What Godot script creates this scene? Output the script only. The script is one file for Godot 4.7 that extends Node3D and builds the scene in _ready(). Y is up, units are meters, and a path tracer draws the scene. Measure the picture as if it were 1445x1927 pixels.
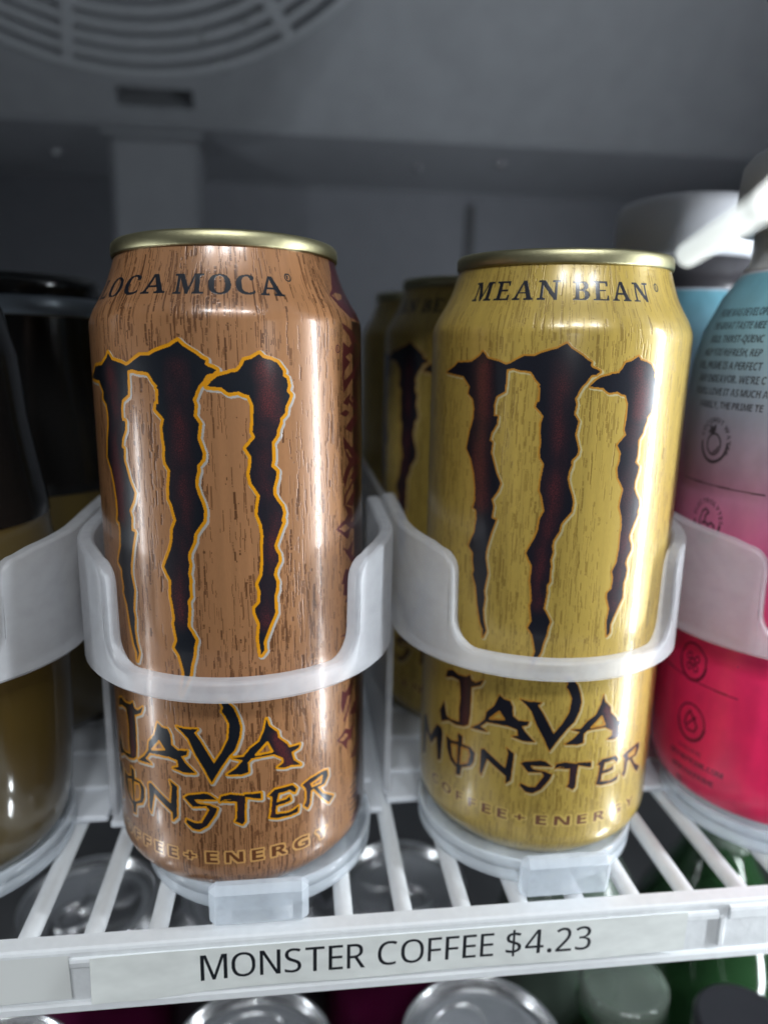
extends Node3D

# A small drinks cooler seen from just in front of its top shelf: two tall cans in pusher lanes.
# World: origin under the brown can, x along the shelf, z towards the customer, y up, metres.

const TW := 1536      # can print: texels round the whole can
const TH := 1152      # and over its height
const CAN_H := 157.0  # mm

var rng := RandomNumberGenerator.new()
var mask := PackedByteArray()
var soft := PackedByteArray()
var mw := 0
var mh := 0
var used := {}


# ------------------------------------------------------------------ naming
func numbered(called: String) -> String:
	if not used.has(called):
		used[called] = 0
		return called
	used[called] += 1
	return "%s_%03d" % [called, used[called]]


func tag(o: Node3D, label: String, category: String, group := "") -> void:
	o.set_meta("label", label)
	o.set_meta("category", category)
	if group != "":
		o.set_meta("group", group)


func thing(called: String, label: String, category: String, at := Vector3.ZERO, group := "") -> Node3D:
	var o := Node3D.new()
	o.name = numbered(called)
	add_child(o)
	o.position = at
	tag(o, label, category, group)
	return o


func part(called: String, mesh: Mesh, mat: Material, parent: Node3D, at := Vector3.ZERO) -> MeshInstance3D:
	var m := MeshInstance3D.new()
	m.name = called
	m.mesh = mesh
	m.material_override = mat
	m.position = at
	parent.add_child(m, true)
	return m


func structure(called: String, mesh: Mesh, mat: Material, at := Vector3.ZERO) -> MeshInstance3D:
	var m := part(numbered(called), mesh, mat, self, at)
	m.set_meta("kind", "structure")
	m.set_meta("label", called.replace("_", " ") + " of the drinks cooler")
	return m


# ------------------------------------------------------------------ shapes
func begin() -> SurfaceTool:
	var st := SurfaceTool.new()
	st.begin(Mesh.PRIMITIVE_TRIANGLES)
	return st


func finish(st: SurfaceTool) -> ArrayMesh:
	st.generate_normals()
	return st.commit()


# corners given counter-clockwise seen from outside
func quad(st: SurfaceTool, a: Vector3, b: Vector3, c: Vector3, d: Vector3) -> void:
	for v in [a, c, b, a, d, c]:
		st.add_vertex(v)


func quad_uv(st: SurfaceTool, p: Array, uv: Array) -> void:
	for k in [0, 2, 1, 0, 3, 2]:
		st.set_uv(uv[k])
		st.add_vertex(p[k])


# rows of points; a row index in `creases` starts a new smooth group
func sheet(st: SurfaceTool, rows: Array, creases := []) -> void:
	var g := 1
	for j in rows.size() - 1:
		if j in creases:
			g += 1
		st.set_smooth_group(g)
		var r0: PackedVector3Array = rows[j]
		var r1: PackedVector3Array = rows[j + 1]
		for i in r0.size() - 1:
			quad(st, r0[i], r0[i + 1], r1[i + 1], r1[i])


# profile of Vector2(radius, y) in mm from the bottom up; a doubled point makes a crease
func lathe(profile: Array, seg := 64, from := -PI, to := PI, printed := false, height := CAN_H, squash := 1.0) -> ArrayMesh:
	var st := begin()
	var g := 1
	for j in profile.size() - 1:
		var p: Vector2 = profile[j]
		var q: Vector2 = profile[j + 1]
		if p.is_equal_approx(q):
			g += 1
			continue
		st.set_smooth_group(g)
		for i in seg:
			var a := from + (to - from) * i / seg
			var b := from + (to - from) * (i + 1) / seg
			var pts := [ring(p, a, squash), ring(p, b, squash), ring(q, b, squash), ring(q, a, squash)]
			if printed:
				var ua := a / TAU + 0.5
				var ub := b / TAU + 0.5
				quad_uv(st, pts, [Vector2(ua, 1.0 - p.y / height), Vector2(ub, 1.0 - p.y / height), Vector2(ub, 1.0 - q.y / height), Vector2(ua, 1.0 - q.y / height)])
			else:
				quad(st, pts[0], pts[1], pts[2], pts[3])
	return finish(st)


func ring(p: Vector2, a: float, squash := 1.0) -> Vector3:
	return Vector3(p.x * sin(a), p.y, p.x * cos(a) * squash) * 0.001


# box with chamfered edges
func box(size: Vector3, c := 0.0005, st: SurfaceTool = null, mid := Vector3.ZERO) -> ArrayMesh:
	var own := st == null
	if own:
		st = begin()
	st.set_smooth_group(-1)
	var h := size / 2.0
	c = minf(c, minf(h.x, minf(h.y, h.z)) * 0.9)
	for ax in 3:
		for s: float in [-1.0, 1.0]:
			var u := (ax + 1) % 3
			var v := (ax + 2) % 3
			var f := []
			for k in [[-1.0, -1.0], [1.0, -1.0], [1.0, 1.0], [-1.0, 1.0]]:
				var p := Vector3.ZERO
				p[ax] = s * h[ax]
				p[u] = k[0] * (h[u] - c)
				p[v] = k[1] * (h[v] - c)
				f.append(p + mid)
			if s < 0:
				f.reverse()
			quad(st, f[0], f[1], f[2], f[3])
	for ax in 3:          # edges along ax
		var u := (ax + 1) % 3
		var v := (ax + 2) % 3
		for k in [[1.0, 1.0], [-1.0, 1.0], [-1.0, -1.0], [1.0, -1.0]]:
			var a := Vector3.ZERO
			a[u] = k[0] * h[u]
			a[v] = k[1] * (h[v] - c)
			var b := Vector3.ZERO
			b[u] = k[0] * (h[u] - c)
			b[v] = k[1] * h[v]
			var e := Vector3.ZERO
			e[ax] = h[ax] - c
			if k[0] * k[1] > 0:
				edge(st, mid, a, b, e)
			else:
				edge(st, mid, b, a, e)
	for sx: float in [-1.0, 1.0]:
		for sy: float in [-1.0, 1.0]:
			for sz: float in [-1.0, 1.0]:
				var a := mid + Vector3(sx * h.x, sy * (h.y - c), sz * (h.z - c))
				var b := mid + Vector3(sx * (h.x - c), sy * h.y, sz * (h.z - c))
				var d := mid + Vector3(sx * (h.x - c), sy * (h.y - c), sz * h.z)
				for q in ([a, d, b] if sx * sy * sz > 0 else [a, b, d]):
					st.add_vertex(q)
	return finish(st) if own else null


func edge(st: SurfaceTool, mid: Vector3, a: Vector3, b: Vector3, e: Vector3) -> void:
	quad(st, mid + a - e, mid + b - e, mid + b + e, mid + a + e)


func tube(path: PackedVector3Array, r: float, seg := 12, st: SurfaceTool = null, caps := true) -> ArrayMesh:
	var own := st == null
	if own:
		st = begin()
	var rows := []
	var up := Vector3.UP if absf((path[1] - path[0]).normalized().y) < 0.9 else Vector3.RIGHT
	for i in path.size():
		var d := (path[mini(i + 1, path.size() - 1)] - path[maxi(i - 1, 0)]).normalized()
		var s := d.cross(up).normalized()
		var t := s.cross(d)
		var row := PackedVector3Array()
		for k in seg + 1:
			var a := TAU * k / seg
			row.append(path[i] + (s * cos(a) + t * sin(a)) * r)
		rows.append(row)
	for j in rows.size() - 1:
		st.set_smooth_group(1)
		for k in seg:
			quad(st, rows[j][k + 1], rows[j][k], rows[j + 1][k], rows[j + 1][k + 1])
	if caps:
		st.set_smooth_group(-1)
		for k in seg:
			for v in [path[0], rows[0][k + 1], rows[0][k], path[-1], rows[-1][k], rows[-1][k + 1]]:
				st.add_vertex(v)
	return finish(st) if own else null


# outline in the (z, y) plane, counter-clockwise seen from +x, drawn out along x
func extrude_x(outline: Array, x0: float, x1: float, n := 1) -> ArrayMesh:
	var st := begin()
	st.set_smooth_group(-1)
	var k := outline.size()
	var area := 0.0
	for i in k:
		area += outline[i].cross(outline[(i + 1) % k])
	if area < 0.0:
		outline = outline.duplicate()
		outline.reverse()
	for i in k:
		var a: Vector2 = outline[i]
		var b: Vector2 = outline[(i + 1) % k]
		for s in n:
			var xa := lerpf(x0, x1, float(s) / n)
			var xb := lerpf(x0, x1, float(s + 1) / n)
			quad(st, Vector3(xa, a.y, a.x), Vector3(xb, a.y, a.x), Vector3(xb, b.y, b.x), Vector3(xa, b.y, b.x))
	var flat := PackedVector2Array(outline)
	var tri := Geometry2D.triangulate_polygon(flat)
	for i in range(0, tri.size(), 3):
		var q := [flat[tri[i]], flat[tri[i + 1]], flat[tri[i + 2]]]
		if (q[1] - q[0]).cross(q[2] - q[0]) < 0:
			q.reverse()
		for v in [q[0], q[1], q[2]]:
			st.add_vertex(Vector3(x1, v.y, v.x))
		for v in [q[0], q[2], q[1]]:
			st.add_vertex(Vector3(x0, v.y, v.x))
	return finish(st)


# ------------------------------------------------------------------ materials
func plain(color: Color, rough := 0.5, metal := 0.0) -> StandardMaterial3D:
	var m := StandardMaterial3D.new()
	m.albedo_color = color.linear_to_srgb()
	m.roughness = rough
	m.metallic = metal
	return m


func grained(color: Color, rough: float, scale: float, amount: float, bump := 0.0, metal := 0.0, seed_ := 1) -> StandardMaterial3D:
	var m := plain(Color.WHITE, rough, metal)
	var n := FastNoiseLite.new()
	n.seed = seed_
	n.frequency = 0.03
	n.fractal_octaves = 5
	var t := NoiseTexture2D.new()
	t.width = 256
	t.height = 256
	t.seamless = true
	t.noise = n
	var ramp := Gradient.new()
	ramp.set_color(0, (color * (1.0 - amount)).linear_to_srgb())
	ramp.set_color(1, (color * (1.0 + amount)).linear_to_srgb())
	t.color_ramp = ramp
	m.albedo_texture = t
	m.uv1_triplanar = true
	m.uv1_scale = Vector3.ONE * scale
	if bump > 0.0:
		var b := NoiseTexture2D.new()
		b.width = 256
		b.height = 256
		b.seamless = true
		b.noise = n
		m.heightmap_enabled = true
		m.heightmap_texture = b
		m.heightmap_scale = bump
	return m


func milky(color: Color, through: float, rough: float) -> StandardMaterial3D:
	var m := StandardMaterial3D.new()
	m.albedo_color = color.linear_to_srgb()
	m.albedo_color.a = 1.0 - through
	m.roughness = rough
	m.refraction_enabled = true
	m.refraction_scale = 0.05
	return m


# cloudy plastic one can see through: each face covers part of what lies behind it
func hazy(color: Color, cover: float, rough: float) -> StandardMaterial3D:
	var m := grained(color, rough, 22.0, 0.07, 0.004, 0.0, 61)
	m.albedo_color.a = cover
	m.transparency = BaseMaterial3D.TRANSPARENCY_ALPHA
	m.backlight_enabled = true
	m.backlight = Color(0.6, 0.6, 0.6)
	return m


# ------------------------------------------------------------------ drawing print
func canvas(w: int, h: int) -> void:
	mw = w
	mh = h
	mask = PackedByteArray()
	mask.resize(w * h)
	soft = PackedByteArray()
	soft.resize(w * h)


func fill_poly(pts: PackedVector2Array, val: int) -> void:
	var lo := INF
	var hi := -INF
	for p in pts:
		lo = minf(lo, p.y)
		hi = maxf(hi, p.y)
	var n := pts.size()
	for y in range(maxi(0, ceili(lo - 0.5)), mini(mh - 1, floori(hi - 0.5)) + 1):
		var yc := y + 0.5
		var xs := PackedFloat32Array()
		for i in n:
			var a := pts[i]
			var b := pts[(i + 1) % n]
			if (a.y > yc) != (b.y > yc):
				xs.append(a.x + (yc - a.y) / (b.y - a.y) * (b.x - a.x))
		xs.sort()
		for k in range(0, xs.size() - 1, 2):
			for x in range(maxi(0, roundi(xs[k])), mini(mw, roundi(xs[k + 1]))):
				mask[y * mw + x] = val


func stroke(pts: PackedVector2Array, r: float, val: int, closed := true, feather := false) -> void:
	var n := pts.size()
	for i in (n if closed else n - 1):
		var a := pts[i]
		var b := pts[(i + 1) % n]
		var d := b - a
		var l2 := maxf(d.length_squared(), 1e-6)
		for y in range(maxi(0, floori(minf(a.y, b.y) - r)), mini(mh - 1, ceili(maxf(a.y, b.y) + r)) + 1):
			for x in range(maxi(0, floori(minf(a.x, b.x) - r)), mini(mw - 1, ceili(maxf(a.x, b.x) + r)) + 1):
				var p := Vector2(x + 0.5, y + 0.5)
				var q := p.distance_to(a + d * clampf((p - a).dot(d) / l2, 0.0, 1.0))
				if q < r:
					if feather:
						soft[y * mw + x] = maxi(soft[y * mw + x], int(val * (1.0 - q / r)))
					else:
						mask[y * mw + x] = val


# lettering, rasterised from the outlines of a font; x and y in texels, `height` is the cap height
func letters(text: String, face: String, weight: int, at: Vector2, height: float, wide: float, slant: float, val: int, spacing := 0.0, width_to := 0.0, curve := Vector3.ZERO) -> void:
	var font := SystemFont.new()
	font.font_names = PackedStringArray([face])
	font.font_weight = weight
	var tm := TextMesh.new()
	tm.font = font
	tm.font_size = 64
	tm.pixel_size = 1.0
	tm.depth = 0.0
	tm.curve_step = 1.0
	tm.horizontal_alignment = HORIZONTAL_ALIGNMENT_LEFT
	var x := 0.0
	var all := []
	for ch in text:
		if ch == " ":
			x += 13.0 + spacing
			continue
		tm.text = ch
		var arr := tm.surface_get_arrays(0) if tm.get_surface_count() > 0 else []
		if arr.is_empty():
			continue
		var v: PackedVector3Array = arr[Mesh.ARRAY_VERTEX]
		var idx = arr[Mesh.ARRAY_INDEX]
		var lo := INF
		var hi := -INF
		for p in v:
			lo = minf(lo, p.x)
			hi = maxf(hi, p.x)
		all.append([v, idx, x - lo])
		x += hi - lo + 5.0 + spacing
	var ymin := INF
	var capline := -INF
	tm.text = "H"
	for p: Vector3 in tm.surface_get_arrays(0)[Mesh.ARRAY_VERTEX]:
		ymin = minf(ymin, p.y)
		capline = maxf(capline, p.y)
	var sy := height / (capline - ymin)
	var sx := sy * wide
	if width_to > 0.0:
		sx = width_to / (x - 5.0 - spacing)
	for g in all:
		var v: PackedVector3Array = g[0]
		var pts := PackedVector2Array()
		for p in v:
			var px: float = (p.x + g[2]) * sx
			var py := (p.y - ymin) * sy
			if curve.z > 0.0:      # set on an arc: centre (curve.x, curve.y), radius curve.z, `at.x` the start angle
				var an := at.x + px / curve.z
				pts.append(Vector2(curve.x + sin(an) * (curve.z + py), curve.y - cos(an) * (curve.z + py)))
			else:
				pts.append(Vector2(at.x + px + py * slant, at.y - py))
		var n: int = g[1].size() if g[1] != null and g[1].size() else v.size()
		for k in range(0, n - 2, 3):
			if g[1] != null and g[1].size():
				fill_poly(PackedVector2Array([pts[g[1][k]], pts[g[1][k + 1]], pts[g[1][k + 2]]]), val)
			else:
				fill_poly(PackedVector2Array([pts[k], pts[k + 1], pts[k + 2]]), val)


func texture(data: PackedByteArray, w: int, h: int, format := Image.FORMAT_RGB8) -> ImageTexture:
	return ImageTexture.create_from_image(Image.create_from_data(w, h, false, format, data))


func stretched_noise(w: int, h: int, nw: int, nh: int, freq: float, seed_: int) -> PackedByteArray:
	var n := FastNoiseLite.new()
	n.seed = seed_
	n.frequency = freq
	n.fractal_octaves = 3
	var im := n.get_image(nw, nh)
	im.convert(Image.FORMAT_L8)
	im.resize(w, h, Image.INTERPOLATE_CUBIC)
	return im.get_data()

# ------------------------------------------------------------------ print on the cans
# outlines of the print as angle and height pairs, tenths of a degree and of a millimetre
var claw_middle := [-141, 1333, -127, 1324, -105, 1316, -79, 1307, -60, 1298, -43, 1293, -47, 1286, -37, 1281, -18, 1277, -6, 1273, -21, 1266, -39, 1265, -47, 1259, -58, 1249, -73, 1240, -84, 1228, -89, 1220, -97, 1212, -90, 1200, -96, 1177, -85, 1168, -77, 1161, -82, 1144, -86, 1130, -77, 1114, -68, 1097, -71, 1085, -92, 1071, -91, 1059, -99, 1045, -102, 1028, -93, 1008, -80, 989, -73, 972, -77, 950, -97, 935, -115, 920, -119, 903, -141, 878, -144, 865, -139, 850, -147, 830, -142, 815, -145, 800, -143, 777, -155, 766, -152, 748, -156, 727, -160, 707, -146, 694, -129, 675, -137, 660, -141, 639, -152, 618, -159, 594, -180, 566, -201, 541, -191, 568, -182, 594, -191, 619, -199, 637, -219, 654, -205, 672, -211, 692, -216, 712, -210, 723, -216, 756, -222, 774, -218, 812, -233, 827, -245, 843, -232, 860, -215, 881, -204, 901, -199, 929, -186, 946, -183, 949, -189, 963, -198, 985, -208, 997, -206, 1022, -201, 1043, -197, 1060, -214, 1075, -217, 1091, -213, 1108, -218, 1129, -220, 1153, -211, 1170, -224, 1179, -244, 1191, -240, 1202, -232, 1202, -230, 1233, -236, 1237, -231, 1241, -249, 1251, -262, 1263, -271, 1269, -291, 1271, -317, 1272, -344, 1276, -370, 1273, -375, 1283, -359, 1286, -335, 1294, -302, 1304, -262, 1304, -237, 1311, -205, 1317, -174, 1322, -152, 1330]
var claw_left := [-485, 1311, -499, 1301, -543, 1286, -626, 1283, -645, 1274, -708, 1258, -629, 1254, -585, 1252, -545, 1228, -552, 1212, -524, 1199, -515, 1177, -518, 1151, -535, 1120, -549, 1079, -520, 1053, -501, 1019, -491, 984, -489, 953, -498, 935, -481, 930, -477, 906, -479, 902, -484, 873, -500, 854, -513, 835, -487, 820, -487, 801, -477, 775, -484, 764, -464, 735, -452, 689, -433, 642, -418, 626, -417, 606, -404, 625, -417, 650, -423, 679, -417, 709, -423, 729, -416, 755, -410, 776, -424, 815, -421, 838, -402, 882, -384, 914, -405, 917, -404, 937, -405, 915, -399, 947, -409, 963, -381, 988, -372, 1005, -394, 1029, -415, 1065, -423, 1076, -418, 1101, -432, 1105, -425, 1124, -403, 1145, -400, 1163, -418, 1164, -420, 1190, -411, 1210, -375, 1222, -372, 1242, -371, 1266, -370, 1274, -375, 1283, -402, 1289, -460, 1296, -474, 1306]
var claw_right := [152, 1307, 164, 1299, 194, 1295, 219, 1289, 232, 1279, 242, 1272, 240, 1261, 255, 1256, 261, 1241, 254, 1228, 269, 1220, 260, 1208, 248, 1196, 245, 1182, 224, 1170, 224, 1161, 212, 1146, 209, 1134, 189, 1118, 190, 1103, 191, 1082, 184, 1065, 205, 1054, 202, 1040, 190, 1018, 190, 1003, 204, 988, 222, 974, 228, 959, 220, 944, 224, 936, 227, 942, 211, 921, 196, 900, 188, 887, 192, 876, 203, 865, 205, 851, 188, 833, 182, 819, 193, 802, 190, 783, 182, 770, 183, 747, 185, 731, 167, 710, 147, 683, 134, 664, 136, 644, 123, 635, 119, 657, 116, 674, 123, 707, 106, 736, 106, 747, 125, 757, 129, 784, 120, 801, 138, 822, 144, 857, 144, 892, 147, 911, 142, 938, 139, 941, 127, 961, 130, 978, 138, 1002, 120, 1020, 108, 1030, 101, 1052, 108, 1067, 111, 1088, 92, 1107, 128, 1131, 118, 1143, 122, 1162, 124, 1200, 116, 1211, 109, 1221, 91, 1223, 71, 1229, 39, 1226, 30, 1228, 11, 1237, -41, 1240, -24, 1251, -3, 1260, 37, 1266, 42, 1268, 70, 1270, 86, 1281, 97, 1293, 123, 1297, 140, 1303]
var letter_j := [-623, 454, -613, 474, -578, 484, -542, 478, -496, 481, -472, 491, -464, 478, -440, 475, -402, 490, -417, 473, -463, 460, -462, 422, -464, 378, -471, 350, -495, 340, -542, 333, -595, 333, -644, 316, -662, 344, -629, 380, -608, 342, -572, 339, -522, 345, -526, 383, -519, 416, -525, 444, -533, 464, -577, 465]
var letter_a := [-323, 461, -301, 452, -274, 451, -262, 437, -259, 412, -232, 401, -188, 403, -193, 393, -218, 387, -202, 373, -159, 349, -207, 347, -232, 351, -258, 354, -231, 359, -235, 376, -276, 381, -321, 380, -377, 377, -407, 358, -371, 350, -454, 345, -413, 363, -386, 382, -379, 405, -345, 427]
var letter_v := [-231, 461, -197, 458, -140, 459, -155, 450, -133, 432, -112, 410, -79, 375, -46, 403, -18, 435, -11, 473, -27, 495, -39, 504, -32, 514, -46, 533, -24, 530, 7, 511, 24, 485, 32, 463, 26, 439, 7, 409, -21, 391, -53, 364, -92, 327, -117, 358, -155, 398, -180, 433, -203, 448]
var letter_a2 := [136, 476, 145, 457, 178, 439, 182, 423, 217, 404, 227, 393, 275, 393, 269, 385, 237, 379, 246, 357, 278, 340, 235, 346, 209, 344, 176, 349, 202, 357, 200, 370, 161, 385, 113, 385, 70, 383, 55, 373, 56, 349, 30, 345, -28, 347, 8, 361, 37, 380, -4, 388, 37, 388, 52, 397, 67, 408, 105, 423, 126, 450]
var letter_m := [-846, 272, -807, 289, -745, 241, -681, 295, -642, 296, -632, 282, -642, 200, -665, 191, -683, 259, -736, 220, -799, 241, -813, 162, -852, 152]
var letter_o := [-602, 284, -566, 278, -524, 286, -526, 311, -499, 308, -500, 285, -453, 287, -428, 276, -432, 249, -448, 232, -497, 218, -505, 191, -529, 188, -527, 208, -568, 220, -595, 250]
var letter_n := [-396, 294, -382, 298, -278, 260, -268, 304, -277, 319, -244, 307, -252, 229, -272, 218, -273, 238, -365, 273, -390, 219, -398, 229]
var letter_s := [-211, 283, -193, 290, -126, 298, -105, 296, -77, 284, -118, 283, -170, 281, -156, 271, -105, 268, -74, 260, -84, 245, -118, 216, -152, 203, -181, 204, -209, 219, -206, 226, -170, 219, -141, 221, -106, 256, -119, 266, -176, 262]
var letter_t := [-62, 278, -56, 291, -18, 296, 37, 290, 37, 293, 79, 292, 103, 292, 104, 277, 88, 279, 41, 287, 36, 251, 35, 224, 25, 217, -3, 226, 5, 234, 7, 277, -49, 280, -15, 283, -41, 284]
var letter_e := [136, 281, 161, 293, 181, 293, 238, 293, 256, 281, 248, 272, 227, 283, 176, 282, 167, 259, 211, 261, 224, 267, 229, 255, 210, 253, 164, 251, 161, 229, 219, 224, 246, 228, 263, 233, 259, 219, 230, 217, 168, 218, 138, 224, 144, 237, 151, 276]
var letter_r := [284, 285, 322, 294, 391, 299, 415, 296, 418, 280, 397, 263, 358, 263, 389, 239, 449, 217, 423, 206, 395, 221, 339, 264, 324, 261, 317, 228, 307, 219, 290, 229, 302, 240, 301, 272]
var hole_0 := [-320, 415, -296, 397, -362, 388]
var hole_1 := [136, 417, 156, 392, 89, 390]
var hole_2 := [-565, 268, -530, 274, -528, 221, -555, 234]
var hole_3 := [-502, 275, -464, 278, -457, 263, -467, 238, -505, 225]
var hole_4 := [327, 279, 384, 287, 377, 271, 333, 271]
var deco_0 := [679, 1546, 865, 1549, 861, 1509, 856, 1477, 853, 1444, 849, 1423, 848, 1396, 723, 1393, 637, 1400, 589, 1415, 558, 1434, 542, 1446, 594, 1464, 649, 1503]
var deco_1 := [550, 1383, 590, 1377, 658, 1365, 713, 1343, 632, 1339, 610, 1355, 562, 1369]
var deco_2 := [557, 1340, 637, 1321, 578, 1306, 619, 1294, 568, 1273, 558, 1248, 550, 1283]
var deco_3 := [550, 1271, 567, 1251, 642, 1271, 661, 1266, 606, 1243, 557, 1222, 553, 1245]
var deco_4 := [526, 1174, 574, 1183, 609, 1176, 573, 1166]
var deco_5 := [549, 1121, 622, 1092, 755, 1054, 741, 1047, 621, 1041, 587, 1021, 562, 993, 545, 1019, 569, 1041, 599, 1055, 579, 1070, 557, 1092]
var deco_6 := [556, 953, 584, 929, 537, 909, 497, 897, 520, 894, 604, 902, 641, 923, 617, 942]
var deco_7 := [492, 900, 544, 917, 631, 905, 582, 866]
var deco_8 := [537, 852, 582, 839, 672, 803, 641, 795, 581, 824]
var deco_9 := [559, 794, 614, 783, 601, 743, 567, 724, 538, 731, 548, 757, 525, 760]
var deco_10 := [508, 627, 574, 630, 553, 622]
var deco_11 := [520, 484, 569, 466, 547, 440, 518, 424, 510, 448]
var deco_12 := [478, 358, 545, 376, 599, 359, 565, 345, 553, 315, 516, 342]
var gap_0 := [559, 1446, 611, 1455, 683, 1454, 644, 1441, 592, 1436]
var gap_1 := [566, 1089, 590, 1088, 633, 1064, 610, 1068]
var gap_2 := [513, 900, 563, 907, 600, 893, 553, 887]
var gap_3 := [494, 355, 540, 364, 570, 353, 525, 346]
var stroke_0 := [713, 1343, 775, 1318, 701, 1290, 617, 1258]
var stroke_1 := [599, 1206, 680, 1181]
var stroke_2 := [633, 1211, 715, 1186]
var stroke_3 := [602, 1143, 679, 1170]
var stroke_4 := [643, 1141, 704, 1164]
var stroke_5 := [754, 1051, 707, 1026, 619, 1000, 566, 977, 556, 956]
var stroke_6 := [590, 449, 567, 422, 536, 401]
var red_0 := [-478, 1270, -467, 1174, -472, 1074, -466, 948]
var red_1 := [-152, 1283, -151, 1247, -147, 1154, -151, 1059, -155, 961, -165, 900, -189, 793, -182, 721]
var red_2 := [171, 1272, 187, 1246, 188, 1180]
var red_3 := [169, 1140, 158, 1104, 159, 1043, 181, 969, 183, 931, 170, 850, 161, 782, 149, 714]
var red_4 := [-494, 466, -493, 352]
var red_5 := [163, 431, 196, 391, 225, 354]
var red_6 := [151, 276, 148, 230]
var red_7 := [310, 280, 302, 231]
var red_8 := [22, 279, 16, 231]
var red_9 := [-106, 262, -141, 221]
var darks := [claw_middle, claw_left, claw_right, letter_j, letter_a, letter_v, letter_a2, letter_m, letter_o, letter_n, letter_s, letter_t, letter_e, letter_r]
var holes := [hole_0, hole_1, hole_2, hole_3, hole_4]
var decos := [deco_0, deco_1, deco_2, deco_3, deco_4, deco_5, deco_6, deco_7, deco_8, deco_9, deco_10, deco_11, deco_12]
var gaps := [gap_0, gap_1, gap_2, gap_3]
var strokes := [stroke_0, stroke_1, stroke_2, stroke_3, stroke_4, stroke_5, stroke_6]
var reds := [red_0, red_1, red_2, red_3, red_4, red_5, red_6, red_7, red_8, red_9]

func on_can(flat: Array, turn: float, lift: float) -> PackedVector2Array:
	var out := PackedVector2Array()
	for i in range(0, flat.size(), 2):
		out.append(Vector2((flat[i] * 0.1 + turn + 180.0) / 360.0 * TW, (1.0 - (flat[i + 1] * 0.1 + lift) / CAN_H) * TH))
	return out


func can_xy(deg: float, h: float) -> Vector2:
	return Vector2((deg + 180.0) / 360.0 * TW, (1.0 - h / CAN_H) * TH)


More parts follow.
